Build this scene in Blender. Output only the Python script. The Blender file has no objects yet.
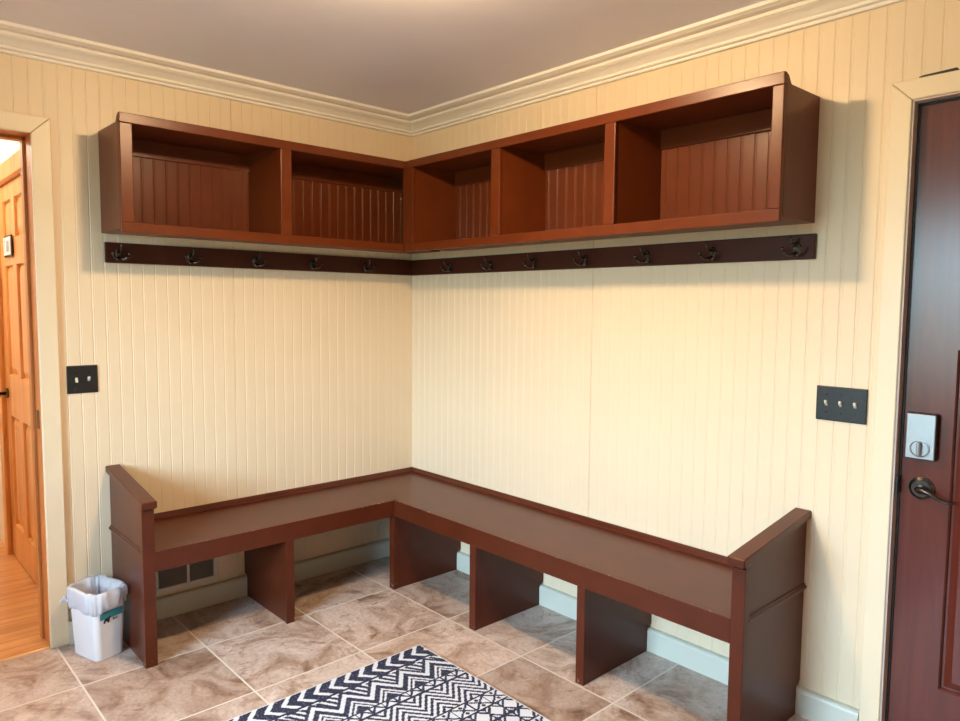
import bpy, bmesh, math, random
from mathutils import Vector, Matrix

random.seed(7)
sc = bpy.context.scene
COL = sc.collection
PI = math.pi

# ------------------------------------------------------------------ materials
def mat(name):
    m = bpy.data.materials.new(name)
    m.use_nodes = True
    nt = m.node_tree
    return m, nt, nt.nodes['Principled BSDF']

def N(nt, kind, **kw):
    n = nt.nodes.new(kind)
    for k, v in kw.items():
        setattr(n, k, v)
    return n

def L(nt, a, b):
    nt.links.new(a, b)

def ramp(nt, fac, stops):
    r = N(nt, 'ShaderNodeValToRGB')
    el = r.color_ramp.elements
    while len(el) < len(stops):
        el.new(0.5)
    for e, (p, c) in zip(el, stops):
        e.position = p
        e.color = (*c, 1) if len(c) == 3 else c
    L(nt, fac, r.inputs['Fac'])
    return r.outputs['Color']

def noise(nt, vec, scale, detail=4, rough=.55, dist=0):
    n = N(nt, 'ShaderNodeTexNoise')
    n.inputs['Scale'].default_value = scale
    n.inputs['Detail'].default_value = detail
    n.inputs['Roughness'].default_value = rough
    n.inputs['Distortion'].default_value = dist
    L(nt, vec, n.inputs['Vector'])
    return n.outputs['Fac']

def pos(nt):
    return N(nt, 'ShaderNodeNewGeometry').outputs['Position']

def vmath(nt, op, a, b):
    n = N(nt, 'ShaderNodeVectorMath', operation=op)
    for i, v in enumerate((a, b)):
        if isinstance(v, (tuple, list)):
            n.inputs[i].default_value = v
        else:
            L(nt, v, n.inputs[i])
    return n.outputs[0]

def fmath(nt, op, a, b=0.0):
    n = N(nt, 'ShaderNodeMath', operation=op)
    for i, v in enumerate((a, b)):
        if isinstance(v, (int, float)):
            n.inputs[i].default_value = v
        else:
            L(nt, v, n.inputs[i])
    return n.outputs[0]

def mixc(nt, fac, a, b, mode='MIX'):
    n = N(nt, 'ShaderNodeMix', data_type='RGBA', blend_type=mode)
    for sock, v in ((n.inputs[0], fac), (n.inputs[6], a), (n.inputs[7], b)):
        if isinstance(v, (int, float)):
            sock.default_value = v
        elif isinstance(v, tuple):
            sock.default_value = (*v, 1)
        else:
            L(nt, v, sock)
    return n.outputs[2]

def bump(nt, bsdf, h, strength, dist=.002):
    b = N(nt, 'ShaderNodeBump')
    b.inputs['Strength'].default_value = strength
    b.inputs['Distance'].default_value = dist
    L(nt, h, b.inputs['Height'])
    L(nt, b.outputs['Normal'], bsdf.inputs['Normal'])

def plain(name, c, rough=.5, metal=0.0, var=.06, scale=18, bmp=0.0):
    m, nt, b = mat(name)
    p = pos(nt)
    f = noise(nt, p, scale, 3)
    lo = tuple(x*(1-var) for x in c)
    hi = tuple(min(1, x*(1+var)) for x in c)
    L(nt, ramp(nt, f, [(.3, lo), (.7, hi)]), b.inputs['Base Color'])
    b.inputs['Roughness'].default_value = rough
    b.inputs['Metallic'].default_value = metal
    if bmp:
        bump(nt, b, noise(nt, p, 220, 2), bmp, .001)
    return m

M = {}
M['wall'] = plain('cream_wall_paint', (.82, .665, .468), .42, 0, .02, 3)
M['crown'] = plain('ivory_crown_paint', (.89, .835, .77), .35, 0, .02, 5)
M['trim'] = plain('cream_trim_paint', (.84, .705, .505), .35, 0, .02, 5)
M['ceiling'] = plain('grey_ceiling_paint', (.85, .82, .89), .38, 0, .03, 2)
M['base'] = plain('white_baseboard_paint', (.68, .67, .57), .4, 0, .02, 5)

def brown(name, chips=None, lo=(.110, .0225, .0050), hi=(.150, .0305, .0065)):
    """red brown brushed paint; chips=(axis-z edges) adds pale worn specks near those heights"""
    m, nt, b = mat(name)
    p = pos(nt)
    f = noise(nt, vmath(nt, 'MULTIPLY', p, (7, 7, 7)), 1, 5, .6)
    c = ramp(nt, f, [(.25, lo), (.75, hi)])
    if chips:
        sep = N(nt, 'ShaderNodeSeparateXYZ'); L(nt, p, sep.inputs[0])
        z = sep.outputs['Z']
        tot = None
        for zz, w in chips:
            d = fmath(nt, 'ABSOLUTE', fmath(nt, 'SUBTRACT', z, zz))
            k = fmath(nt, 'SUBTRACT', 1.0, fmath(nt, 'DIVIDE', d, w))
            k = fmath(nt, 'MAXIMUM', k, 0.0)
            tot = k if tot is None else fmath(nt, 'ADD', tot, k)
        n1 = noise(nt, p, 60, 4, .7)
        n2 = noise(nt, p, 5, 2)
        s = fmath(nt, 'ADD', fmath(nt, 'MULTIPLY', tot, .22), fmath(nt, 'ADD', n1, fmath(nt, 'MULTIPLY', n2, .25)))
        mask = fmath(nt, 'GREATER_THAN', s, .965)
        c = mixc(nt, mask, c, (.40, .25, .18))
    L(nt, c, b.inputs['Base Color'])
    b.inputs['Roughness'].default_value = .31
    b.inputs['Specular IOR Level'].default_value = .30
    bump(nt, b, noise(nt, p, 160, 3), .12, .0008)
    return m
M['brown'] = brown('red_brown_paint')
BL, BHI = (.072, .0145, .0052), (.098, .0190, .0068)
M['bench'] = brown('maroon_bench_paint', None, BL, BHI)
M['chipped'] = brown('maroon_bench_paint_worn_edge', [(.458, .006), (.3775, .005)], BL, BHI)
M['stilewear'] = brown('maroon_bench_paint_worn_stile', [(.02, .05)], BL, BHI)
M['rail'] = plain('dark_brown_rail_paint', (.058, .0125, .005), .45, 0, .12, 14)
M['rail'].node_tree.nodes['Principled BSDF'].inputs['Specular IOR Level'].default_value = .22
M['bronze'] = plain('oil_rubbed_bronze', (.085, .070, .060), .26, .9, .2, 60)
M['plate'] = plain('dark_bronze_plate', (.018, .018, .018), .42, .3, .15, 60)
M['almond'] = plain('almond_plastic', (.78, .72, .58), .35)
M['silver'] = plain('satin_nickel', (.34, .355, .37), .38, .55, .03)
M['black'] = plain('black_rubber', (.012, .011, .012), .5)
M['mauve'] = plain('grey_brown_jamb_paint', (.52, .42, .38), .4, 0, .06, 10)
M['bin'] = plain('white_bin_plastic', (.78, .79, .84), .38, 0, .01)
M['teal'] = plain('teal_label_print', (.04, .26, .30), .5)
M['ink'] = plain('dark_label_print', (.012, .015, .03), .6)
M['labelwhite'] = plain('white_label_print', (.8, .82, .85), .5)
M['grey_picture'] = plain('grey_print', (.33, .36, .42), .6, 0, .3, 60)
M['vent'] = plain('white_register_enamel', (.72, .69, .62), .4)
M['duct'] = plain('dark_duct_metal', (.20, .185, .17), .7)
M['pale'] = plain('pale_hall_wall_paint', (.85, .80, .72), .6)

def wood(name, dark, mid, light, axis, rough=.33, plank=None, ring=11):
    """grain running along axis (0,1,2); plank=(width_axis, width, length) adds board seams"""
    m, nt, b = mat(name)
    p = pos(nt)
    s = [ring, ring, ring]; s[axis] = ring*.07
    q = vmath(nt, 'MULTIPLY', p, tuple(s))
    if plank:
        wa, w = plank
        sep = N(nt, 'ShaderNodeSeparateXYZ'); L(nt, p, sep.inputs[0])
        u = fmath(nt, 'DIVIDE', sep.outputs['XYZ'.index('XYZ'[wa])], w)
        cell = fmath(nt, 'FLOOR', u)
        fr = fmath(nt, 'FRACT', u)
        wn = N(nt, 'ShaderNodeTexWhiteNoise', noise_dimensions='1D'); L(nt, cell, wn.inputs['W'])
        q = vmath(nt, 'ADD', q, vmath(nt, 'MULTIPLY', wn.outputs['Color'], (40, 40, 40)))
    f = noise(nt, q, 1.0, 6, .6, 1.2)
    c = ramp(nt, f, [(.28, dark), (.47, mid), (.72, light)])
    if plank:
        c = mixc(nt, fmath(nt, 'MULTIPLY', wn.outputs['Value'], .45), c, mid)
        seam = fmath(nt, 'LESS_THAN', fr, .025)
        c = mixc(nt, fmath(nt, 'MULTIPLY', seam, .8), c, tuple(x*.35 for x in dark))
    L(nt, c, b.inputs['Base Color'])
    b.inputs['Roughness'].default_value = rough
    bump(nt, b, f, .08, .001)
    return m
M['pine'] = wood('varnished_pine_door', (.46, .16, .035), (.70, .31, .085), (.84, .46, .17), 2, .3)
M['jamb'] = wood('varnished_pine_jamb', (.32, .095, .02), (.50, .165, .04), (.64, .25, .07), 2, .35)
M['hallfloor'] = wood('pine_plank_floor', (.42, .15, .04), (.66, .30, .10), (.80, .44, .18), 1, .3, (0, .085))
M['mahogany'] = wood('mahogany_stain', (.085, .0165, .010), (.108, .021, .0125), (.135, .028, .017), 2, .24, None, 16)

M['mahogany'].node_tree.nodes['Principled BSDF'].inputs['Specular IOR Level'].default_value = .45
# ---- slate-look floor tiles
TG = (.4158, -.9189); TS = .463
def tile_mat():
    m, nt, b = mat('mottled_slate_tile')
    p = pos(nt)
    q = vmath(nt, 'DIVIDE', vmath(nt, 'SUBTRACT', p, (TG[0], TG[1], 0)), (TS, TS, 1))
    cell = vmath(nt, 'FLOOR', q, (0, 0, 0))
    fr = vmath(nt, 'FRACTION', q, (0, 0, 0))
    wn = N(nt, 'ShaderNodeTexWhiteNoise', noise_dimensions='2D'); L(nt, cell, wn.inputs['Vector'])
    sep = N(nt, 'ShaderNodeSeparateXYZ'); L(nt, fr, sep.inputs[0])
    d = None
    for ax in 'XY':
        e = fmath(nt, 'ABSOLUTE', fmath(nt, 'SUBTRACT', sep.outputs[ax], .5))
        d = e if d is None else fmath(nt, 'MAXIMUM', d, e)
    grout = fmath(nt, 'GREATER_THAN', d, .5 - .0035/TS)
    off = vmath(nt, 'MULTIPLY', wn.outputs['Color'], (30, 30, 30))
    w = vmath(nt, 'ADD', p, off)
    big = noise(nt, w, 4.2, 7, .62, 1.4)
    veins = noise(nt, w, 9, 8, .7, 2.4)
    fine = noise(nt, w, 70, 3, .6)
    c = ramp(nt, big, [(.30, (.24, .14, .095)), (.42, (.46, .335, .27)), (.53, (.62, .505, .45)), (.72, (.73, .635, .595))])
    v = ramp(nt, veins, [(.33, (.50, .38, .30)), (.45, (1, 1, 1)), (.60, (1, 1, 1)), (.70, (.70, .56, .45))])
    c = mixc(nt, .75, c, mixc(nt, 1.0, c, v, 'MULTIPLY'))
    c = mixc(nt, .30, c, mixc(nt, 1.0, c, ramp(nt, fine, [(.3, (.5, .5, .5)), (.7, (1.3, 1.3, 1.3))]), 'MULTIPLY'))
    t = ramp(nt, wn.outputs['Value'], [(0, (.80, .72, .66)), (.5, (1, .97, .95)), (1, (1.12, 1.05, 1.0))])
    c = mixc(nt, 1.0, c, t, 'MULTIPLY')
    c = mixc(nt, grout, c, (.76, .69, .62))
    L(nt, c, b.inputs['Base Color'])
    rr = fmath(nt, 'ADD', fmath(nt, 'MULTIPLY', grout, .35), fmath(nt, 'ADD', .30, fmath(nt, 'MULTIPLY', veins, .25)))
    L(nt, rr, b.inputs['Roughness'])
    h = fmath(nt, 'SUBTRACT', fmath(nt, 'MULTIPLY', big, .5), grout)
    bump(nt, b, h, .25, .002)
    return m
M['tile'] = tile_mat()

def rug_mat(name, a, b_, amt):
    m, nt, b = mat(name)
    p = pos(nt)
    f = noise(nt, p, 110, 3, .75)
    L(nt, ramp(nt, f, [(amt-.06, b_), (amt+.04, a)]), b.inputs['Base Color'])
    b.inputs['Roughness'].default_value = .9
    bump(nt, b, noise(nt, p, 350, 2), .4, .002)
    return m
M['rugwhite'] = rug_mat('rug_off_white_yarn', (.71, .74, .83), (.50, .53, .62), .36)
M['rugnavy'] = rug_mat('rug_navy_yarn', (.012, .017, .050), (.17, .19, .29), .40)

def bag_mat():
    m, nt, b = mat('white_bin_liner_film')
    b.inputs['Base Color'].default_value = (.84, .84, .88, 1)
    b.inputs['Roughness'].default_value = .32
    b.inputs['Transmission Weight'].default_value = 0.0
    b.inputs['Subsurface Weight'].default_value = 0.0
    tr = N(nt, 'ShaderNodeBsdfTranslucent'); tr.inputs['Color'].default_value = (.82, .82, .9, 1)
    mx = N(nt, 'ShaderNodeMixShader'); mx.inputs[0].default_value = .4
    p = pos(nt)
    bump(nt, b, noise(nt, p, 55, 5, .6, 1.5), .5, .006)
    out = nt.nodes['Material Output']
    L(nt, b.outputs[0], mx.inputs[1]); L(nt, tr.outputs[0], mx.inputs[2]); L(nt, mx.outputs[0], out.inputs['Surface'])
    return m
M['bag'] = bag_mat()

def glass_mat(name, tint):
    m, nt, b = mat(name)
    tr = N(nt, 'ShaderNodeBsdfTransparent'); tr.inputs['Color'].default_value = (*tint, 1)
    gl = N(nt, 'ShaderNodeBsdfGlossy'); gl.inputs['Roughness'].default_value = .02
    fz = N(nt, 'ShaderNodeFresnel'); fz.inputs['IOR'].default_value = 1.45
    mx = N(nt, 'ShaderNodeMixShader')
    L(nt, fz.outputs[0], mx.inputs[0]); L(nt, tr.outputs[0], mx.inputs[1]); L(nt, gl.outputs[0], mx.inputs[2])
    L(nt, mx.outputs[0], nt.nodes['Material Output'].inputs['Surface'])
    return m
M['glass'] = glass_mat('clear_window_glass', (.97, .98, .98))
m, nt, b = mat('dark_door_glass'); b.inputs['Base Color'].default_value = (.03, .035, .04, 1); b.inputs['Roughness'].default_value = .08
M['darkglass'] = m

LAMP_C, LAMP_S = (1.0, .69, .37), 560
HALL_C, HALL_S = (1.0, .86, .69), 150
DAY_C, DAY_S = (.54, .78, .98), 72.0
def emit(name, c, s):
    m, nt, b = mat(name)
    nt.nodes.remove(b)
    e = N(nt, 'ShaderNodeEmission'); e.inputs['Color'].default_value = (*c, 1); e.inputs['Strength'].default_value = s
    L(nt, e.outputs[0], nt.nodes['Material Output'].inputs['Surface'])
    return m
M['lamp'] = emit('warm_lamp_glow', LAMP_C, LAMP_S)
M['hallfill'] = emit('hall_fill_glow', HALL_C, HALL_S)  # glow of the added hall fill light

# ------------------------------------------------------------------ mesh building
class MB:
    def __init__(s):
        s.bm = bmesh.new()
    def box(s, x0, x1, y0, y1, z0, z1, mi=0):
        x0, x1 = sorted((x0, x1)); y0, y1 = sorted((y0, y1)); z0, z1 = sorted((z0, z1))
        v = [s.bm.verts.new((x, y, z)) for x in (x0, x1) for y in (y0, y1) for z in (z0, z1)]
        for f in ((0, 1, 3, 2), (4, 6, 7, 5), (0, 4, 5, 1), (2, 3, 7, 6), (0, 2, 6, 4), (1, 5, 7, 3)):
            s.bm.faces.new([v[i] for i in f]).material_index = mi
        return s
    def prism(s, poly, fn, t0, t1, mi=0):
        """poly of 2D points placed by fn(a, b, t) at t0 and t1"""
        A = [s.bm.verts.new(fn(a, b, t0)) for a, b in poly]
        B = [s.bm.verts.new(fn(a, b, t1)) for a, b in poly]
        n = len(poly)
        for i in range(n):
            s.bm.faces.new((A[i], A[(i+1) % n], B[(i+1) % n], B[i])).material_index = mi
        s.bm.faces.new(A[::-1]).material_index = mi
        s.bm.faces.new(B).material_index = mi
        return s
    def loft(s, rings, cap0=True, cap1=True, smooth=False):
        R = [[s.bm.verts.new(p) for p in r] for r in rings]
        n = len(R[0])
        for a, b in zip(R, R[1:]):
            for i in range(n):
                f = s.bm.faces.new((a[i], a[(i+1) % n], b[(i+1) % n], b[i])); f.smooth = smooth
        if cap0: s.bm.faces.new(R[0][::-1])
        if cap1: s.bm.faces.new(R[-1])
        return s
    def tube(s, pts, rad, n=10):
        pts = [Vector(p) for p in pts]
        rad = rad if isinstance(rad, (list, tuple)) else [rad]*len(pts)
        rings = []
        up = Vector((0, 0, 1))
        for i, p in enumerate(pts):
            d = (pts[min(i+1, len(pts)-1)] - pts[max(i-1, 0)]).normalized()
            u = up - d*up.dot(d)
            if u.length < 1e-3: u = Vector((1, 0, 0)) - d*d.x
            u.normalize(); w = d.cross(u)
            up = u
            rings.append([p + (u*math.cos(2*PI*k/n) + w*math.sin(2*PI*k/n))*rad[i] for k in range(n)])
        return s.loft(rings, smooth=True)
    def disc(s, c, axis, r, h, n=28, r2=None):
        """short cylinder of radius r from c along axis vector for h (top radius r2)"""
        a = Vector(axis).normalized()
        u = a.orthogonal().normalized(); w = a.cross(u)
        c = Vector(c); r2 = r if r2 is None else r2
        ring = lambda q, rr: [q + (u*math.cos(2*PI*k/n) + w*math.sin(2*PI*k/n))*rr for k in range(n)]
        return s.loft([ring(c, r), ring(c + a*h, r2)])
    def ball(s, c, r, sc_=(1, 1, 1), seg=16):
        g = bmesh.ops.create_uvsphere(s.bm, u_segments=seg, v_segments=max(6, seg//2), radius=r)
        bmesh.ops.scale(s.bm, vec=sc_, verts=g['verts'])
        bmesh.ops.translate(s.bm, vec=c, verts=g['verts'])
        for f in {f for v in g['verts'] for f in v.link_faces}: f.smooth = True
        return s
    def build(s, name, mats, parent=None, bevel=0, seg=2, weld=False):
        bm = s.bm
        if weld: bmesh.ops.remove_doubles(bm, verts=bm.verts, dist=1e-5)
        bmesh.ops.recalc_face_normals(bm, faces=bm.faces)
        off = Vector((0, 0, 0)); q = parent
        while q is not None:
            off += q.location; q = q.parent
        bmesh.ops.translate(bm, vec=-off, verts=bm.verts)
        me = bpy.data.meshes.new(name); bm.to_mesh(me); bm.free()
        for mm in (mats if isinstance(mats, (list, tuple)) else [mats]): me.materials.append(mm)
        o = bpy.data.objects.new(name, me); COL.objects.link(o)
        if parent is not None: o.parent = parent
        if bevel:
            md = o.modifiers.new('edge', 'BEVEL'); md.width = bevel; md.segments = seg; md.limit_method = 'ANGLE'; md.angle_limit = math.radians(40)
        return o

def thing(name, label, cat, loc=(0, 0, 0), group=None):
    o = bpy.data.objects.new(name, None); COL.objects.link(o)
    o.location = loc; o.empty_display_size = .1
    return tag(o, label, cat, group)
def tag(o, label, cat, group=None):
    o['label'] = label; o['category'] = cat
    if group: o['group'] = group
    return o
def struct(o, label=None, cat=None):
    o['kind'] = 'structure'
    if label: o['label'] = label
    if cat: o['category'] = cat
    return o

# ------------------------------------------------------------------ dimensions (metres, corner of the room at the origin)
H = 2.456
YB, XE = -4.0, 4.7             # far ends of the two walls (behind the camera)
WT = .20                       # left wall thickness
LD0, LD1, LDH = -1.866, -2.70, 2.082     # left doorway
RD0, RD1, RDH = 2.538, 3.47, 2.0615      # right doorway
PL, PR = .0508, .0519
OPEN_F = .003

def bead_panel(mb, fn, s0, s1, z0, z1, phase, pitch, seams=()):
    """tongue and groove face: grooves with a small bead beside each, along s"""
    prof = [(s0, 0)]
    k = math.ceil((s0 - phase)/pitch)
    while phase + k*pitch < s1 - .012:
        g = phase + k*pitch
        dp = .0015
        if any(abs(g - q) < pitch/2 for q in seams): dp = .0045
        if g - .003 > s0 + .001:
            prof += [(g-.003, 0), (g-.0008, -dp), (g+.0008, -dp), (g+.003, 0),
                     (g+.0072, 0), (g+.0085, -.0006), (g+.0098, 0)]
        k += 1
    prof.append((s1, 0))
    a = [mb.bm.verts.new(fn(s, d, z0)) for s, d in prof]
    b = [mb.bm.verts.new(fn(s, d, z1)) for s, d in prof]
    for i in range(len(prof)-1):
        mb.bm.faces.new((a[i], a[i+1], b[i+1], b[i]))
    return mb
fl = lambda s, d, z: (d, s, z)          # left wall plane x=0
fr = lambda s, d, z: (s, -d, z)         # right wall plane y=0

# ---- walls
w = MB()
for y0, y1, z0, z1 in ((LD0+.02, 0, 0, H), (LD1-.02, LD0+.02, LDH+.02, H), (YB, LD1-.02, 0, H)):
    bead_panel(w, fl, y0, y1, z0, z1, -.038, PL, (-1.037,))
    w.box(-WT, -.008, y0, y1, z0, z1)
struct(w.build('wall_left', M['wall']), 'cream beadboard wall with the wooden doorway in it', 'wall')
w = MB()
for x0, x1, z0, z1 in ((0, RD0-.002, 0, H), (RD0-.002, RD1+.002, RDH+.002, H), (RD1+.002, XE, 0, H)):
    bead_panel(w, fr, x0, x1, z0, z1, .012, PR, (1.316,))
    w.box(x0, x1, .008, .15, z0, z1)
struct(w.build('wall_right', M['wall']), 'cream beadboard wall with the dark entrance door in it', 'wall')
# walls behind the camera; the back one has the daylight window
WX0, WX1, WZ0, WZ1 = 1.15, 2.45, .80, 2.15
w = MB()
w.box(-WT, WX0, YB-.15, YB, 0, H).box(WX1, XE+.15, YB-.15, YB, 0, H).box(WX0, WX1, YB-.15, YB, 0, WZ0).box(WX0, WX1, YB-.15, YB, WZ1, H)
struct(w.build('wall_back', M['wall']))
struct(MB().box(XE, XE+.15, YB, .15, 0, H).build('wall_side', M['wall']))
struct(MB().box(-.002, XE+.15, YB-.15, .15, -.06, 0).build('floor', M['tile']), 'mottled brown slate tile floor with pale grout', 'floor')
struct(MB().box(-WT, XE+.15, YB-.15, .15, H, H+.06).build('ceiling', M['ceiling']), 'plain grey ceiling', 'ceiling')
wf = MB()
for b_ in ((WX0, WX0+.05, WZ0, WZ1), (WX1-.05, WX1, WZ0, WZ1), (WX0, WX1, WZ0, WZ0+.05), (WX0, WX1, WZ1-.05, WZ1), (WX0, WX1, 1.46, 1.50)):
    wf.box(b_[0], b_[1], YB-.10, YB-.05, b_[2], b_[3])
wi = struct(wf.build('window_1', M['trim'], bevel=.004))
MB().box(WX0+.05, WX1-.05, YB-.078, YB-.074, WZ0+.05, WZ1-.05).build('window_pane', M['glass'], wi)
cs = MB()
for b_ in ((WX0-.08, WX0, WZ0-.08, WZ1+.08), (WX1, WX1+.08, WZ0-.08, WZ1+.08), (WX0, WX1, WZ1, WZ1+.08), (WX0, WX1, WZ0-.08, WZ0)):
    cs.box(b_[0], b_[1], YB, YB+.02, b_[2], b_[3])
struct(cs.build('trim_1', M['trim'], bevel=.004))

# ---- crown moulding (one length per wall, mitred in the corner)
CZ, CP = H-2.3685, .107        # drop and projection
prof = [(0, 0), (.011, 0), (.013, .003), (.013, .009), (.008, .0115), (.008, .013), (.019, .015), (.021, .018), (.021, .024), (.015, .0265), (.015, .028),
        (.020, .030), (.026, .036), (.034, .043), (.044, .049), (.052, .052), (.052, .054), (.058, .054), (.061, .057), (.061, .066), (.058, .0685),
        (.090, .0685), (.094, .071), (.107, .075), (.107, CZ), (0, CZ)]
def crown(name, fn, t_end):
    mb = MB()
    rings = []
    for end in (0, 1):
        rings.append([fn(p, (p if end == 0 else t_end), 2.3685 + z) for p, z in prof])
    mb.loft(rings)
    o = mb.build(name, M['crown'])
    struct(o)
    return o
o = crown('trim_2', lambda p, t, z: (p, -t, z), -YB); struct(o, 'cream crown moulding along the left wall', 'moulding')
o = crown('trim_3', lambda p, t, z: (t, -p, z), XE); struct(o, 'cream crown moulding along the right wall', 'moulding')

# ---- baseboards
BH, BT = .0939, .0285
bp = [(0, 0), (BT, 0), (BT, BH-.012), (BT-.004, BH-.004), (BT-.010, BH), (.004, BH), (0, BH)]
def board(fn, t0, t1, name, label):
    mb = MB(); mb.prism(bp, fn, t0, t1)
    return struct(mb.build(name, M['base']), label, 'baseboard')
board(lambda p, z, t: (p, t, z), -1.797, 0, 'baseboard_left', 'pale baseboard along the left wall under the bench')
board(lambda p, z, t: (t, -p, z), 0, 2.477, 'baseboard_right', 'pale baseboard along the right wall under the bench')
board(lambda p, z, t: (p, t, z), YB, LD1-.07, 'baseboard_far', None)

# ---- left doorway: painted casing, pine jamb, threshold
def casing(mb, u0, u1, zt, wd, fn, th=.02):
    """three flat lengths with an outer back band, mitred at the head"""
    for w0, w1, t_ in ((0, wd, th),):
        g = .0004
        mb.loft([[fn(u, d, z) for u, z in ((u0-w1, 0), (u0-w0, 0), (u0-w0, zt+w0-g), (u0-w1, zt+w1-g))] for d in (0, t_)])
        mb.loft([[fn(u, d, z) for u, z in ((u1+w0, 0), (u1+w1, 0), (u1+w1, zt+w1-g), (u1+w0, zt+w0-g))] for d in (0, t_)])
        mb.loft([[fn(u, d, z) for u, z in ((u0-w1+g, zt+w1), (u0-w0+g, zt+w0), (u1+w0-g, zt+w0), (u1+w1-g, zt+w1))] for d in (0, t_)])
c = MB()
casing(c, LD1, LD0, LDH, .069, fl)
struct(c.build('trim_4', M['trim'], bevel=.004, seg=3), 'cream casing around the wooden hall doorway', 'door casing')
j = MB()
j.box(-WT, .004, LD0, LD0+.02, 0, LDH+.02).box(-WT, .004, LD1-.02, LD1, 0, LDH+.02).box(-WT, .004, LD1-.02, LD0+.02, LDH, LDH+.02)
j.box(-.135, -.095, LD0-.011, LD0, 0, LDH).box(-.135, -.095, LD1, LD1+.011, 0, LDH).box(-.135, -.095, LD1, LD0, LDH-.011, LDH)
struct(j.build('trim_5', M['jamb'], bevel=.002), 'varnished pine jamb lining the hall doorway', 'door jamb')
struct(MB().prism([(.012, 0), (.004, .010), (-.06, .012), (-.06, 0)], lambda a, b_, t: (a, t, b_), LD1, LD0).build('trim_6', M['hallfloor'], bevel=.002), 'pine threshold strip between plank floor and tiles', 'threshold')
sp = MB().box(-.062, -.030, LD0-.002, LD0, .91, .985)
tag(sp.build('strike_plate', M['bronze'], bevel=.0008), 'small dark metal plate set in the pine door jamb', 'plate')

# ---- hall beyond
HX = -2.6; HY0, HY1 = -1.775, -3.3
struct(MB().box(HX, -.002, HY1, HY0+.1, -.06, .004).build('floor_hall', M['hallfloor']), 'varnished pine plank floor of the hall', 'floor')
D0, D1, DH = -1.37, -.61, 2.035      # closed hall door in the side wall
w = MB()
w.box(D0-.02, D1+.02, HY0+.10, HY0+.12, 0, H)
w.box(HX, D0-.02, HY0, HY0+.12, 0, H).box(D1+.02, -WT, HY0, HY0+.12, 0, H).box(D0-.02, D1+.02, HY0, HY0+.12, DH+.02, H)
struct(w.build('wall_hall_side', M['pale']))
struct(MB().box(HX-.1, HX, HY1-.1, HY0+.12, 0, H).build('wall_hall_end', M['pale']))
struct(MB().box(HX-.1, -WT, HY1-.1, HY1, 0, H).build('wall_hall_far', M['pale']))
struct(MB().box(HX-.1, -WT, HY1-.1, HY0+.12, H, H+.06).build('ceiling_hall', M['pale']))
c = MB()
c.box(D0-.085, D0, HY0-.02, HY0, 0, DH).box(D1, D1+.085, HY0-.02, HY0, 0, DH).box(D0-.10, D1+.10, HY0-.026, HY0, DH, DH+.085)
c.box(D0-.012, D0, HY0, HY0+.10, 0, DH).box(D1, D1+.012, HY0, HY0+.10, 0, DH).box(D0, D1, HY0, HY0+.10, DH, DH+.012)
struct(c.build('trim_7', M['pine'], bevel=.004), 'pine casing around the panelled hall door', 'door casing')

def panel_door(name, mt, fn, u0, u1, z0, z1, th, holes, depth=.010, bev=.018):
    """slab with raised panels; fn(u, d, z): d = 0 on the face seen, growing into the door"""
    mb = MB()
    bm = mb.bm
    us = sorted({u0, u1, *[h[0] for h in holes], *[h[1] for h in holes]})
    zs = sorted({z0, z1, *[h[2] for h in holes], *[h[3] for h in holes]})
    for a, b_ in zip(us, us[1:]):
        for c_, d_ in zip(zs, zs[1:]):
            if any(h[0] <= a and b_ <= h[1] and h[2] <= c_ and d_ <= h[3] for h in holes): continue
            bm.faces.new([bm.verts.new(fn(u, 0, z)) for u, z in ((a, c_), (b_, c_), (b_, d_), (a, d_))])
    for h in holes:
        steps = [(0, 0), (.004, depth*.4), (.006, depth), (.012, depth), (.012+bev, depth*.35), (.014+bev, depth*.35)]
        rings = [[fn(h[0]+i, d, h[2]+i), fn(h[1]-i, d, h[2]+i), fn(h[1]-i, d, h[3]-i), fn(h[0]+i, d, h[3]-i)] for i, d in steps]
        mb.loft(rings, cap0=False)
    ring = lambda d: [fn(u0, d, z0), fn(u1, d, z0), fn(u1, d, z1), fn(u0, d, z1)]
    mb.loft([ring(0), ring(th)], cap0=False)
    return mb.build(name, mt, weld=True)
hol = []
for a, b_ in ((D0+.11, D0+.335), (D1-.335, D1-.11)):
    hol += [(a, b_, .20, .81), (a, b_, 1.03, 1.615), (a, b_, 1.75, 1.95)]
d2 = struct(panel_door('door_2', M['pine'], lambda u, d, z: (u, HY0+.006+d, z), D0+.003, D1-.003, .012, DH-.003, .035, hol, .016, .030),
            'varnished pine six panel door in the hall', 'door')
lv = MB()
lv.disc((-1.315, HY0+.006, .925), (0, -1, 0), .028, .012)
lv.tube([(-1.315, HY0-.004, .925), (-1.315, HY0-.045, .925), (-1.30, HY0-.052, .925), (-1.22, HY0-.05, .922)], [.009, .009, .009, .007])
lv.build('door_lever', M['bronze'], d2)
sg = thing('framed_sign', 'small white sign in a black frame hung on the pine hall door', 'sign', (-1.08, HY0-.004, 1.655))
s_ = MB()
SX0, SX1, SZ0, SZ1, SYF = -1.185, -.985, 1.655, 1.765, HY0-.008
s_.box(SX0, SX1, SYF+.002, HY0-.0, SZ0, SZ1)
s_.build('frame', M['black'], sg, bevel=.003)
MB().box(SX0+.010, SX1-.010, SYF-.001, SYF+.004, SZ0+.010, SZ1-.010).build('card', M['labelwhite'], sg)
pc = MB().box(SX0+.085, SX1-.045, SYF-.0018, SYF-.0008, SZ0+.025, SZ1-.028).box(SX0+.040, SX0+.052, SYF-.0018, SYF-.0008, SZ0+.022, SZ1-.022)
pc.build('print', M['grey_picture'], sg)
hl = MB(); hl.ball((-1.25, -2.55, 2.36), .12, (1, 1, .6), 24)  # added light source, out of view, brightens the hall
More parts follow.
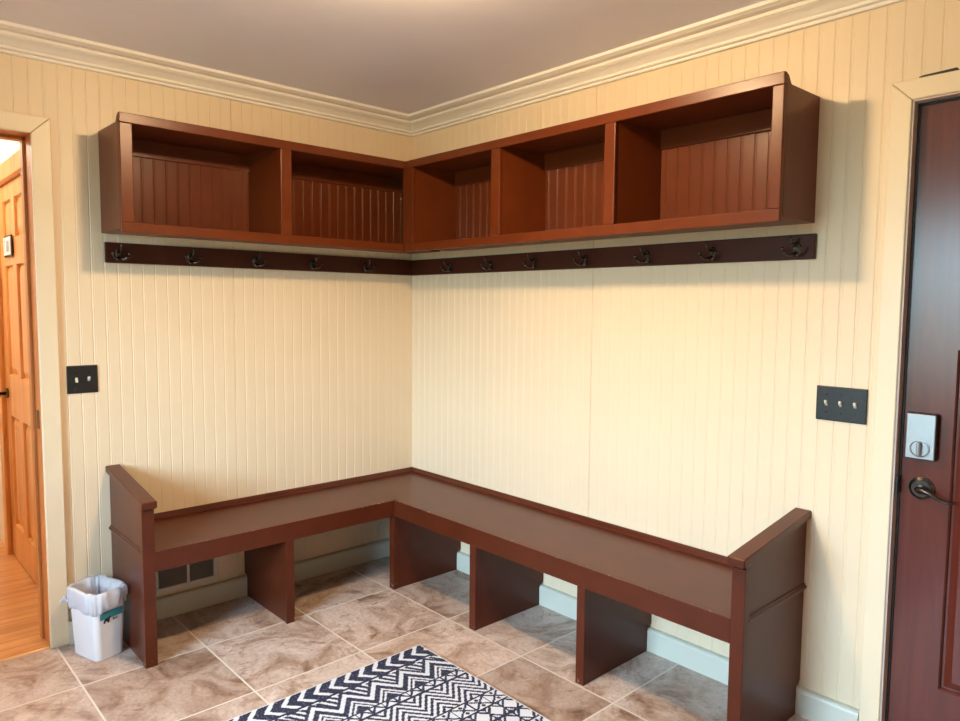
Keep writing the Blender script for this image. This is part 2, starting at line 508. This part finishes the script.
hlt = tag(hl.build('hall_fill_light', M['hallfill']), 'added unseen glowing dome that brightens the hall', 'lamp')
MB().disc((-1.25, -2.55, H), (0, 0, -1), .10, .03).build('lamp_base', M['bronze'], hlt)  # mount disc of the added hall light

# ---- entrance door on the right wall
c = MB()
casing(c, RD0, RD1, RDH, .0615, fr)
struct(c.build('trim_8', M['trim'], bevel=.004, seg=3), 'cream casing around the dark entrance door', 'door casing')
c = MB()
c.box(RD0-.002, RD0+.006, -.014, .12, 0, RDH).box(RD1-.006, RD1+.002, -.014, .12, 0, RDH).box(RD0-.002, RD1+.002, -.014, .12, RDH-.006, RDH+.002)
jm = struct(c.build('trim_9', M['mauve'], bevel=.001), 'grey brown jamb of the entrance door', 'door jamb')
c = MB()
c.box(RD0+.006, RD0+.013, .020, .085, 0, RDH-.006).box(RD1-.013, RD1-.006, .020, .085, 0, RDH-.006).box(RD0+.006, RD1-.006, .020, .085, RDH-.012, RDH-.006)
c.build('weather_strip', M['black'], jm)
MB().box(RD0+.006, RD1-.006, -.016, .14, 0, .0135).build('door_sill', M['bronze'], jm, bevel=.003)
X0, X1 = RD0+.014, RD1-.014
YF = .024
xl, xr = 2.686, X1-.135
xm = (xl+xr)/2
hol = [(xl, xm-.05, .243, 1.305), (xm+.05, xr, .243, 1.305), (xl, xr, 1.46, 1.93)]
d1 = struct(panel_door('door_1', M['mahogany'], lambda u, d, z: (u, YF+d, z), X0, X1, .012, RDH-.014, .045, hol, .012, .022),
            'dark mahogany panelled entrance door', 'door')
MB().box(xl+.045, xr-.045, YF-.001, YF+.008, 1.505, 1.885).build('glass_lite', M['darkglass'], d1)
lf = MB()
for b_ in ((xl+.012, xl+.045, 1.472, 1.918), (xr-.045, xr-.012, 1.472, 1.918), (xl+.012, xr-.012, 1.472, 1.505), (xl+.012, xr-.012, 1.885, 1.918)):
    lf.box(b_[0], b_[1], YF-.006, YF+.01, b_[2], b_[3])
lf.build('lite_frame', M['mahogany'], d1, bevel=.004)
# deadbolt
BX0, BX1, BZ0, BZ1 = 2.5635, 2.6500, .960, 1.106
db = MB().box(BX0, BX1, YF-.026, YF+.001, BZ0, BZ1).build('deadbolt', M['plate'], d1, bevel=.006)
MB().box(BX0+.003, BX1-.003, YF-.029, YF-.024, BZ0+.003, BZ1-.003).build('face_plate', M['silver'], db, bevel=.003)
bcx, bcz = (BX0+BX1)/2, BZ0+.036
r_ = MB()
ring = lambda rad, y: [(bcx+rad*math.cos(2*PI*k/32), y, bcz+rad*math.sin(2*PI*k/32)) for k in range(32)]
r_.loft([ring(.027, YF-.029), ring(.0275, YF-.032), ring(.0255, YF-.0325), ring(.023, YF-.030)])
r_.build('turn_rosette', M['silver'], db)
t_ = MB().box(bcx-.0055, bcx+.0055, YF-.048, YF-.029, bcz-.022, bcz+.022)
t_.build('thumb_turn', M['silver'], db, bevel=.005, seg=3)
# lever handle
lcx, lcz = 2.611, .868
lh = MB()
lh.disc((lcx, YF+.001, lcz), (0, -1, 0), .0375, .006, 40, .0365)
lh.disc((lcx, YF-.005, lcz), (0, -1, 0), .0355, .007, 40, .026)
lr = lh.build('lever_rosette', M['bronze'], d1)
lv = MB()
pts = [(lcx, YF-.008, lcz), (lcx, YF-.034, lcz), (lcx+.006, YF-.042, lcz), (lcx+.026, YF-.044, lcz-.001), (lcx+.044, YF-.043, lcz-.010),
       (lcx+.062, YF-.041, lcz-.020), (lcx+.080, YF-.040, lcz-.024), (lcx+.098, YF-.039, lcz-.022)]
lv.tube(pts, [.011, .011, .011, .0085, .007, .0058, .005, .0045], 12)
lv.build('lever', M['bronze'], lr)
hg = MB().box(RD0+.004, RD0+.013, -.006, .022, .845, .90)
hg.build('latch_plate', M['plate'], jm)
bs = MB()
bs.prism([(0, 0), (.10, .0), (.102, .005), (.098, .009), (.05, .007), (.012, .006), (0, .003)], lambda a, b_, t: (2.553+a, t, RDH+.0606+b_), -.019, -.004)
tag(bs.build('black_strip', M['black'], bevel=.001), 'thin black strip lying on top of the entrance door casing', 'strip')

# ------------------------------------------------------------------ wall cubbies
ZT, ZB, ZF, ZFB = 2.127, 1.714, 2.159, 1.6985
DL, DR = .286, .262
YLE, XRE = -1.6211, 2.2547
OT, OB = 2.120, 1.739          # opening top and bottom

def face_frame(root, fn, u0, u1, stiles, d, name='face_frame'):
    mb = MB()
    def bx(a0, a1, z0, z1):
        p = fn(a0, d-.020, z0); q = fn(a1, d, z1); mb.box(p[0], q[0], p[1], q[1], z0, z1)
    bx(u0, u1, OT, ZF); bx(u0, u1, ZFB, OB)
    for a0, a1 in stiles: bx(a0, a1, OB, OT)
    return mb.build(name, M['brown'], root, bevel=.003)

def side_panel(root, fn, u0, u1, d):
    prof = [(0, ZB), (d-.020, ZB), (d-.020, ZF-.004)]
    for k in range(7):                       # small scroll down from the lip
        a = k/6
        prof.append((d-.022-.030*a, ZT+.001+(ZF-ZT-.005)*(1-(3*a*a-2*a**3))))
    prof += [(0, ZT+.004)]
    mb = MB(); mb.prism(prof, lambda p, z, t: fn(t, p, z), u0, u1)
    return mb.build('side_panel', M['brown'], root, bevel=.0015)

def shelf_box(root, fn, u0, u1, d, dividers, phase, pitch):
    def bx(nm, a0, a1, d0, d1, z0, z1, bev=.001):
        p = fn(a0, d0, z0); q = fn(a1, d1, z1)
        return MB().box(p[0], q[0], p[1], q[1], z0, z1).build(nm, M['brown'], root, bevel=bev)
    bx('bottom_panel', u0, u1, 0.001, d-.020, ZB, ZB+.018)
    bx('top_panel', u0, u1, 0.001, d-.020, ZT-.006, ZT+.003)
    for a0, a1, b0, b1 in dividers:              # upright boards, a little wider at the wall than behind the stile
        m_ = MB(); m_.prism([(a0, .011), (a1, .011), (b1, d-.0202), (b0, d-.0202)], lambda q_, dd, z: fn(q_, dd, z), ZB+.0182, ZT-.0062)
        m_.build('divider', M['brown'], root)
    mb = MB(); bead_panel(mb, lambda s, dd, z: fn(s, .010+dd, z), u0, u1, ZB+.018, ZT-.006, phase, pitch)
    mb.build('back_panel', M['brown'], root)
    bx('nailer', u0, u1, .009, .018, ZT-.080, ZT-.006, .002)

fL = lambda s, d, z: (d, s, z)
fR = lambda s, d, z: (s, -d, z)
cl = thing('wall_cubby', 'red brown wall cubby with two open boxes on the left wall', 'cubby', (0, -.9, ZB), 'wall cubbies above the coat rails')
shelf_box(cl, fL, YLE+.020, -.012, DL, [(-.978, -.92, -.951, -.90)], -.038, PL)
side_panel(cl, fL, YLE, YLE+.020, DL)
face_frame(cl, fL, YLE, -DR-.0015, [(YLE, -1.574), (-.951, -.897)], DL)
cr = thing('wall_cubby', 'red brown wall cubby with three open boxes on the right wall', 'cubby', (1.2, 0, ZB), 'wall cubbies above the coat rails')
shelf_box(cr, fR, .336, XRE-.020, DR, [(.337, .392, .337, .3495), (.955, 1.030, .935, .9855), (1.59, 1.650, 1.57, 1.6105)], .012, PR)
side_panel(cr, fR, XRE-.020, XRE, DR)
face_frame(cr, fR, DL-.0195, XRE, [(DL-.0195, .350), (.929, .986), (1.561, 1.611), (2.2165, XRE)], DR)

# ------------------------------------------------------------------ coat rails and hooks
R0, R1, RT = 1.5927, 1.678, .019
def hook(root, fn, u, z):
    """double coat hook on a shield plate: ball-tipped prongs left and right, curled arm above"""
    mb = MB()
    P = lambda a, d, h: fn(u+a, RT+d, z+h)
    pts = [(0, .024), (.010, .021), (.013, .010), (.010, -.004), (.012, -.016), (.007, -.024), (0, -.027),
           (-.007, -.024), (-.012, -.016), (-.010, -.004), (-.013, .010), (-.010, .021)]
    mb.loft([[P(a, 0, h) for a, h in pts], [P(a, .003, h) for a, h in pts], [P(a*.8, .005, h*.85) for a, h in pts]])
    mb.tube([P(0, .003, .012), P(0, .018, .010), P(0, .032, .012), P(0, .042, .022), P(0, .044, .032)], [.006, .0055, .005, .0045, .004], 8)
    mb.ball(P(0, .044, .034), .0065, seg=10)
    for sg_ in (-1, 1):
        mb.tube([P(0, .004, -.012), P(sg_*.006, .016, -.020), P(sg_*.015, .027, -.021), P(sg_*.025, .034, -.014), P(sg_*.031, .036, -.003)],
                [.006, .0055, .005, .0045, .004], 8)
        mb.ball(P(sg_*.032, .036, .001), .0066, seg=10)
    for h in (.017, -.003): mb.ball(P(0, .005, h), .003, seg=8)
    return mb.build('coat_hook', M['bronze'], root)
def rail(label, fn, u0, u1, us, loc):
    t = thing('coat_rail', label, 'coat rail', loc, 'coat rails below the cubbies')
    p = fn(u0, 0.0005, R0); q = fn(u1, RT, R1)
    MB().box(p[0], q[0], p[1], q[1], R0, R1).build('board', M['rail'], t, bevel=.003)
    for u in us: hook(t, fn, u, 1.628)
rail('dark brown rail with five coat hooks on the left wall', fL, -1.6125, -RT-.001, (-1.562, -1.262, -.952, -.648, -.33), (0, -.8, R0))
rail('dark brown rail with seven coat hooks on the right wall', fR, .0, 2.2654, (.36, .68, .975, 1.28, 1.60, 1.89, 2.205), (1.1, 0, R0))

# ------------------------------------------------------------------ corner bench
WW, ZS, ZFA, ZST = .4458, .4584, .3773, .4833
YBL, TB, XBR, TR = -1.6285, .046, 2.2813, .0452
bench = thing('corner_bench', 'red brown L shaped mudroom bench with sloped arms along both walls', 'bench', (.3, -.3, 0))
ST = .022
# seat: one L-shaped board
sd = MB()
A, B = YBL+TB, XBR-TR
Lp = [(.001, A), (WW-.018, A), (WW-.018, -WW+.018), (B, -WW+.018), (B, -.001), (.001, -.001)]
sd.prism(Lp, lambda x, y, t: (x, y, t), ZS-ST, ZS)
sd.build('seat', M['bench'], bench)
MB().box(WW-.018, WW, A, -WW+.018, ZFA, ZS).build('apron', M['chipped'], bench, bevel=.0015)
MB().box(WW-.018, B, -WW, -WW+.018, ZFA, ZS).build('apron', M['chipped'], bench, bevel=.0015)
tp = [(0.001, 0), (.019, 0), (.017, .008), (.009, .017), (.006, .0249), (.001, .0249)]
MB().prism(tp, lambda p, z, t: (p, t, ZS+z), A, -.001).build('back_ledge', M['bench'], bench)
MB().prism(tp, lambda p, z, t: (t, -p, ZS+z), .001, B).build('back_ledge', M['bench'], bench)
TD = .0389
def divider(fn, u0, u1, first=False):
    """upright board with a front stile, back edge notched over the baseboard"""
    prof = [(BT+.001, 0), (WW-.004, 0), (WW-.004, ZFA), (WW-.021, ZFA), (WW-.021, ZS-ST), (.002, ZS-ST), (.002, BH+.015), (BT+.001, BH+.008)]
    m1 = MB(); m1.prism(prof, lambda p, z, t: fn(t, p, z), u0+.004, u1-.003)
    o = m1.build('divider', M['bench'], bench)
    p = fn(u0, WW-.022, 0); q = fn(u1, WW, ZFA)
    MB().box(p[0], q[0], p[1], q[1], 0, ZFA).build('stile', M['stilewear'], o, bevel=.0015)
Y1, XD0, XD1, XD2 = -.9909, .4435, 1.0503, 1.6593
divider(fL, Y1-TD, Y1)
for x in (XD0, XD1, XD2): divider(fR, x-TD, x)

ZA, ZAB, AB, AW, ACT = .664, .7287, .4702, .0577, .0285
def end_panel(fn, uo, ui, out):
    """bench end: front stile, recessed side board, belt moulding, sloped arm with a moulded nose. uo outer face, ui inner, out = outward sign"""
    top = lambda p: ZA + (ZAB-ZA)*(1-p/AB) - ACT
    prof = [(BT+.001, 0), (WW-.03, 0), (WW-.03, top(WW-.03)), (.002, top(.002)), (.002, BH+.025), (.010, BH+.012), (BT+.001, BH+.008)]
    m1 = MB(); m1.prism(prof, lambda p, z, t: fn(t, p, z), uo-out*.008, ui)
    pan = m1.build('end_panel', M['bench'], bench)
    m2 = MB(); m2.prism([(WW-.034, 0), (WW, 0), (WW, top(WW)), (WW-.034, top(WW-.034))], lambda p, z, t: fn(t, p, z), uo, ui)
    m2.build('stile', M['stilewear'], pan, bevel=.002)
    m3 = MB()
    q = uo-out*.008
    belt = [(q, .446), (q+out*.006, .448), (q+out*.009, .453), (q+out*.009, .459), (q+out*.005, .462), (q+out*.004, .467), (q, .469)]
    m3.prism(belt, lambda u, z, t: fn(u, t, z), .001, WW-.034)
    m3.build('belt_moulding', M['bench'], pan)
    uc = (uo+ui)/2
    m4 = MB()
    arm = []
    cs_ = [(-AW/2, -.003), (-AW/2+.003, 0), (AW/2-.003, 0), (AW/2, -.003), (AW/2, -ACT+.004), (AW/2-.004, -ACT), (-AW/2+.004, -ACT), (-AW/2, -ACT+.004)]
    for p in (.001, AB-.004, AB):
        k = 1 if p < AB else .93
        arm.append([fn(uc+a*k, p, top(p)+ACT+(z if p < AB else -ACT/2+(z+ACT/2)*.8)) for a, z in cs_])
    m4.loft(arm)
    am = m4.build('arm', M['bench'], bench)
    m5 = MB()                                   # cove under the front of the arm
    rg = []
    for dz, w_, pp in ((0, AW/2-.005, AB-.004), (-.006, AW/2-.007, AB-.007), (-.010, AW/2-.012, WW+.010), (-.015, TB/2+.001, WW+.002)):
        zz = top(WW)+dz+.001
        rg.append([fn(uc-w_, pp, zz), fn(uc+w_, pp, zz), fn(uc+w_, WW-.03, zz), fn(uc-w_, WW-.03, zz)])
    m5.loft(rg)
    m5.build('nose_moulding', M['bench'], am)
end_panel(fL, YBL, YBL+TB, -1)
end_panel(fR, XBR, XBR-TR, 1)

# ------------------------------------------------------------------ switch plates
def switch_plate(label, fn, uc, zc, w_, h_, n):
    t = thing('light_switch', label, 'light switch', fn(uc, 0, zc))
    def bx(mb, a0, a1, d0, d1, z0, z1):
        p = fn(a0, d0, z0); q = fn(a1, d1, z1); mb.box(p[0], q[0], p[1], q[1], z0, z1)
    mb = MB(); bx(mb, uc-w_/2, uc+w_/2, .0002, .0065, zc-h_/2, zc+h_/2)
    mb.build('plate', M['plate'], t, bevel=.003)
    for i in range(n):
        u = uc+(i-(n-1)/2)*.046
        sl = MB(); bx(sl, u-.0055, u+.0055, .006, .0072, zc-.0125, zc+.0125); sl.build('slot', M['black'], t)
        tg = MB()
        s_ = 1 if (n == 3 or i == 1) else -1
        A_ = [fn(u-.0046, .006, zc-.009), fn(u+.0046, .006, zc-.009), fn(u+.0046, .006, zc+.009), fn(u-.0046, .006, zc+.009)]
        c0, c1 = (zc+.003, zc+.012) if s_ > 0 else (zc-.012, zc-.003)
        B_ = [fn(u-.0038, .019, c0), fn(u+.0038, .019, c0), fn(u+.0038, .019, c1), fn(u-.0038, .019, c1)]
        tg.loft([A_, B_]); tg.build('toggle', M['almond'], t, bevel=.0012)
        for dz in (-.0302, .0302):
            sr = MB(); a_ = fn(0, 1, 0); sr.disc(fn(u, .0062, zc+dz), a_, .0034, .0012, 14, .0026); sr.build('screw', M['bronze'], t)
switch_plate('dark bronze double light switch plate beside the hall doorway', fL, -1.7115, 1.1064, .1165, .1161, 2)
switch_plate('dark bronze triple light switch plate beside the entrance door', fR, 2.3691, 1.1077, .162, .1161, 3)

# ------------------------------------------------------------------ wall register under the bench
vr = thing('wall_register', 'white framed air register in the wall under the left bench', 'vent', (0, -1.305, .116))
VY0, VY1, VZ0, VZ1 = -1.455, -1.160, .112, .262
f_ = MB()
f_.box(.001, .010, VY0, VY1, VZ0, VZ0+.022).box(.001, .010, VY0, VY1, VZ1-.022, VZ1).box(.001, .010, VY0, VY0+.022, VZ0+.022, VZ1-.022).box(.001, .010, VY1-.022, VY1, VZ0+.022, VZ1-.022)
ymid = -1.300
f_.box(.001, .010, ymid-.006, ymid+.006, VZ0+.022, VZ1-.022)
f_.build('frame', M['vent'], vr, bevel=.002)
MB().box(.0006, .002, VY0+.02, VY1-.02, VZ0+.02, VZ1-.02).build('duct_opening', M['duct'], vr)
g_ = MB()
for a0, a1 in ((VY0+.022, ymid-.006), (ymid+.006, VY1-.022)):
    n = 13
    for k in range(n):
        z = VZ0+.024+(VZ1-VZ0-.048)*(k+.5)/n
        g_.prism([(.003, z+.0015), (.0075, z-.0018), (.0078, z-.0008), (.0033, z+.0025)], lambda a, b_, t: (a, t, b_), a0, a1)
M['louver'] = plain('grey_register_mesh', (.30, .285, .265), .6)
g_.build('louvers', M['louver'], vr)
lvr = MB().box(.010, .018, VY0+.008, VY0+.013, VZ0+.05, VZ0+.075)
lvr.build('damper_lever', M['vent'], vr, bevel=.001)

# ------------------------------------------------------------------ waste bin with liner
bc = (.176, -1.726)
tb = thing('waste_bin', 'small white plastic waste bin with a white liner beside the bench', 'bin', (bc[0], bc[1], 0))
def rrect(cx, cy, hx, hy, r, z, n=7, rot=0.0, wob=None):
    out = []
    for q, (sx, sy) in enumerate(((1, 1), (-1, 1), (-1, -1), (1, -1))):
        for k in range(n):
            a = PI/2*(q + k/(n-1))
            x, y = sx*(hx-r)+r*math.cos(a), sy*(hy-r)+r*math.sin(a)
            if wob:
                f, zz = wob(math.atan2(y, x)); x *= f; y *= f
            else: zz = 0
            out.append((cx+x*math.cos(rot)-y*math.sin(rot), cy+x*math.sin(rot)+y*math.cos(rot), z+zz))
    return out
ROT = math.radians(17)
bb = MB()
levels = [(0.0, .080, .055), (.004, .083, .058), (.10, .087, .0625), (.20, .091, .066), (.245, .094, .068), (.247, .098, .071), (.265, .099, .072)]
outer = [rrect(*bc, hx, hy, .022, z, rot=ROT) for z, hx, hy in levels]
inner = [rrect(*bc, hx-.004, hy-.004, .02, z, rot=ROT) for z, hx, hy in reversed(levels)]
inner[-1] = rrect(*bc, .070, .047, .02, .006, rot=ROT)
bb.loft(outer + inner, smooth=False)
bb.build('bucket', M['bin'], tb, bevel=0)
# liner: cuff folded over the rim, bag sagging inside
lb = MB()
ph = [random.uniform(0, 6.28) for _ in range(6)]
def wob(amp, zamp, k):
    return lambda t: (1+amp*(math.sin(5*t+ph[0]+k)+.6*math.sin(9*t+ph[1]+2*k)+.5*math.sin(14*t+ph[2]-k)),
                      zamp*(math.sin(4*t+ph[3])+.6*math.sin(7*t+ph[4]+k)+.4*math.sin(13*t+ph[5])))
spec = [(.203, .100, .075, .007), (.206, .104, .079, .007), (.222, .107, .081, .006), (.242, .110, .084, .005), (.260, .112, .085, .004),
        (.276, .111, .084, .003), (.285, .105, .079, .003), (.283, .097, .071, .003), (.270, .091, .065, .004), (.247, .083, .057, .007),
        (.225, .074, .050, .009), (.205, .064, .042, .010), (.19, .052, .034, .009), (.18, .036, .024, .006), (.176, .016, .012, .002)]
rr_ = []
for i, (z, hx, hy, am) in enumerate(spec):
    ring_ = []
    n_ = 112
    for k in range(n_):
        t = 2*PI*k/n_
        c_, s_ = math.cos(t), math.sin(t)
        e = 2/3.4                                   # rounded rectangle
        x = hx*math.copysign(abs(c_)**e, c_); y = hy*math.copysign(abs(s_)**e, s_)
        pl_ = am*(math.sin(7*t+ph[0]+.25*i)*.6+math.sin(13*t+ph[1]-.3*i)*.5+math.sin(23*t+ph[2]+.2*i)*.45)
        q = 1+pl_/math.hypot(x, y)
        dz = (.006*math.sin(3*t+ph[3])+.004*math.sin(8*t+ph[4])) * (1.4 if i < 3 else .45)
        if i < 3: dz += .012*math.sin(t+.4)
        ring_.append((bc[0]+(x*math.cos(ROT)-y*math.sin(ROT))*q, bc[1]+(x*math.sin(ROT)+y*math.cos(ROT))*q, z+dz))
    rr_.append(ring_)
lb.loft(rr_, cap0=False, smooth=True)
lb.build('liner', M['bag'], tb)
kn = MB()
kx, ky = bc[0]-.075, bc[1]-.100
kn.ball((kx, ky, .232), .011, (1.0, .8, 1.1), 12)
kn.tube([(kx, ky-.003, .230), (kx-.006, ky-.013, .222), (kx+.001, ky-.016, .210)], [.006, .007, .003], 8)
kn.tube([(kx, ky, .230), (kx+.012, ky+.004, .224), (kx+.03, ky+.008, .222)], [.006, .005, .003], 8)
kn.build('liner_knot', M['bag'], tb)
# printed label on the face towards the room (+x side)
def on_face(y, z, d):
    hx = .083+(.094-.083)*z/.245
    lx, ly = hx+d, y
    return (bc[0]+lx*math.cos(ROT)-ly*math.sin(ROT), bc[1]+lx*math.sin(ROT)+ly*math.cos(ROT), z)
def quad_on(mb, y0, y1, z0, z1, d):
    mb.loft([[on_face(y0, z0, d-.0006), on_face(y1, z0, d-.0006), on_face(y1, z1, d-.0006), on_face(y0, z1, d-.0006)],
             [on_face(y0, z0, d), on_face(y1, z0, d), on_face(y1, z1, d), on_face(y0, z1, d)]])
t1 = MB(); quad_on(t1, -.046, .050, .170, .200, .0012); lab = t1.build('label', M['teal'], tb)
t3 = MB()
sil = [(-.026, .160), (-.020, .160), (-.018, .168), (-.010, .168), (-.008, .160), (-.002, .160), (.000, .176), (.004, .184), (-.001, .188), (-.006, .181), (-.018, .180), (-.024, .174)]
t3.prism(sil, lambda a, b_, t: on_face(a-.006, b_-.008, t), .0013, .0019)
quad_on(t3, .008, .012, .157, .167, .0018); quad_on(t3, .015, .018, .157, .164, .0018); quad_on(t3, .021, .026, .158, .163, .0018)
t3.build('label_mark', M['ink'], lab)

# ------------------------------------------------------------------ rug
RX, RY, RW, RL = 1.0, -.711, 1.22, 1.80
def tri(v, p):                         # 0..1..0 triangle wave
    f = (v/p) % 1.0
    return 1-abs(2*f-1)
def navy(u, v):
    if u > RW/2: u = RW-u
    if v > RL-.008 or v < .008 or u < .010: return False
    if .097 <= u < .104: return True
    if .262 <= u < .268: return True
    if .300 <= u < .311: return True
    if .457 <= u < .464: return True
    if .527 <= u < .535: return True
    if u >= .606: return True
    if u < .097:                       # row of arrows
        f = ((v + .9*abs(u-.053)) / .0635) % 1.0
        return .34 < f
    if u < .262:                       # broad zigzag with fret triangles
        P = .127
        z = .135 + .082*tri(v+.06, P)
        d = u - z
        if abs(d) < .0135: return False
        if abs(d) < .034: return True
        if d < 0:
            f = ((v-.005) % P)/P
            if u < .118: return not (.20 < f < .8 and u > .109)
            return ((v+u*.6)/.03) % 1.0 > .45
        f = ((v+.06) % P)/P
        k = abs(d)
        return not (.045 < k < .060 or .072 < k < .085)
    if u < .300:                       # triangle teeth
        f = (v/.054) % 1.0
        h = (u-.268)/.032
        e = abs(f-.5)*2
        return abs(e-h) < .22 or f < .07 or f > .93
    if u < .457:                       # nested chevrons
        P = .127
        z = .080*tri(v+.030, P)
        d = (u-.311) - z
        f = ((d+.008)/.034) % 1.0
        return f > .50
    if u < .527:                       # lattice of diamonds with dots
        P = .075
        f = (v % P)/P
        h = (u-.464)/.063
        a = abs(f-h); b_ = abs(f-(1-h))
        if min(a, b_) < .09 or f < .06: return True
        return (f-.5)**2+((h-.18)*.84)**2 < .010 or (f-.5)**2+((h-.82)*.84)**2 < .010
    P = .066                           # squares and bars
    f = (v % P)/P
    h = (u-.535)/.071
    if abs(h-.5)+abs(f-.5) > .80: return True
    e = abs(abs(h-.5)+abs(f-.5)-.55)
    return e < .10 or f < .08
CS = .004
nu, nv = round(RW/CS), round(RL/CS)
RZ = .009
verts = []; faces = []; mids = []
rnd = random.Random(3)
for i in range(nu+1):
    for k in range(nv+1):
        edge = min(i, nu-i, k, nv-k)
        z = RZ*(0.45 if edge == 0 else 1) + rnd.uniform(-.0004, .0004)
        verts.append((RX+i*CS, RY-k*CS, z))
for i in range(nu):
    for k in range(nv):
        a = i*(nv+1)+k
        faces.append((a, a+1, a+nv+2, a+nv+1))
        mids.append(1 if navy((i+.5)*CS, (k+.5)*CS) else 0)
me = bpy.data.meshes.new('area_rug')
# underside rim
b0 = len(verts)
rim = [(0, k) for k in range(nv)] + [(i, nv) for i in range(nu)] + [(nu, k) for k in range(nv, 0, -1)] + [(i, 0) for i in range(nu, 0, -1)]
for i, k in rim: verts.append((RX+i*CS, RY-k*CS, .0008))
nr = len(rim)
for t in range(nr):
    (i, k), (i2, k2) = rim[t], rim[(t+1) % nr]
    faces.append((i*(nv+1)+k, b0+t, b0+(t+1) % nr, i2*(nv+1)+k2)); mids.append(0)
me.from_pydata(verts, [], faces)
me.materials.append(M['rugwhite']); me.materials.append(M['rugnavy'])
me.polygons.foreach_set('material_index', mids)
me.update()
rug = bpy.data.objects.new('area_rug', me); COL.objects.link(rug)
tag(rug, 'navy and white geometric patterned rug on the tile floor', 'rug')

# ------------------------------------------------------------------ room lamp (just above the picture) and daylight
lm = MB(); lm.ball((1.63, -1.245, 2.415), .085, (1, 1, .38), 32)
lt = tag(lm.build('ceiling_light', M['lamp']), 'small glowing globe lamp on the ceiling', 'lamp')
MB().disc((1.63, -1.245, H), (0, 0, -1), .075, .012, 32, .06).build('lamp_base', M['bronze'], lt)

wd = bpy.data.worlds.new('daylight'); sc.world = wd; wd.use_nodes = True
bg = wd.node_tree.nodes['Background']; bg.inputs['Strength'].default_value = DAY_S
wt = wd.node_tree
tcn = N(wt, 'ShaderNodeTexCoord'); sp_ = N(wt, 'ShaderNodeSeparateXYZ'); L(wt, tcn.outputs['Generated'], sp_.inputs[0])
hz = fmath(wt, 'ADD', fmath(wt, 'MULTIPLY', sp_.outputs['Z'], 2.0), .5)      # open sky over a green lawn
L(wt, ramp(wt, hz, [(.46, (.08, .11, .09)), (.54, (.23, .38, .37)), (.70, (.34, .52, .66)), (.80, DAY_C)]), bg.inputs['Color'])
la = bpy.data.lights.new('window_portal', 'AREA'); la.shape = 'RECTANGLE'; la.size = WX1-WX0; la.size_y = WZ1-WZ0
la.cycles.is_portal = True
lo = bpy.data.objects.new('window_portal', la); COL.objects.link(lo)
lo.location = ((WX0+WX1)/2, YB-.04, (WZ0+WZ1)/2); lo.rotation_euler = (PI/2, 0, 0)

# ------------------------------------------------------------------ camera
f = Vector((-0.73588066, 0.67269637, -0.07719613)); r = Vector((0.67420202, 0.73849853, 0.0084596)); u = Vector((-0.06269997, 0.04582053, 0.99698004))
cam = bpy.data.cameras.new('camera'); cam.sensor_width = 36; cam.lens = 714.2765/960*36; cam.clip_start = .05
co = bpy.data.objects.new('camera', cam); COL.objects.link(co)
co.matrix_world = Matrix(((r.x, u.x, -f.x, 3.2996), (r.y, u.y, -f.y, -2.4854), (r.z, u.z, -f.z, 1.4274), (0, 0, 0, 1)))
sc.camera = co

vs = sc.view_settings
vs.view_transform = 'Standard'; vs.look = 'None'; vs.gamma = 1; vs.use_curve_mapping = False
vs.exposure = -0.30
sc.cycles.use_denoising = True
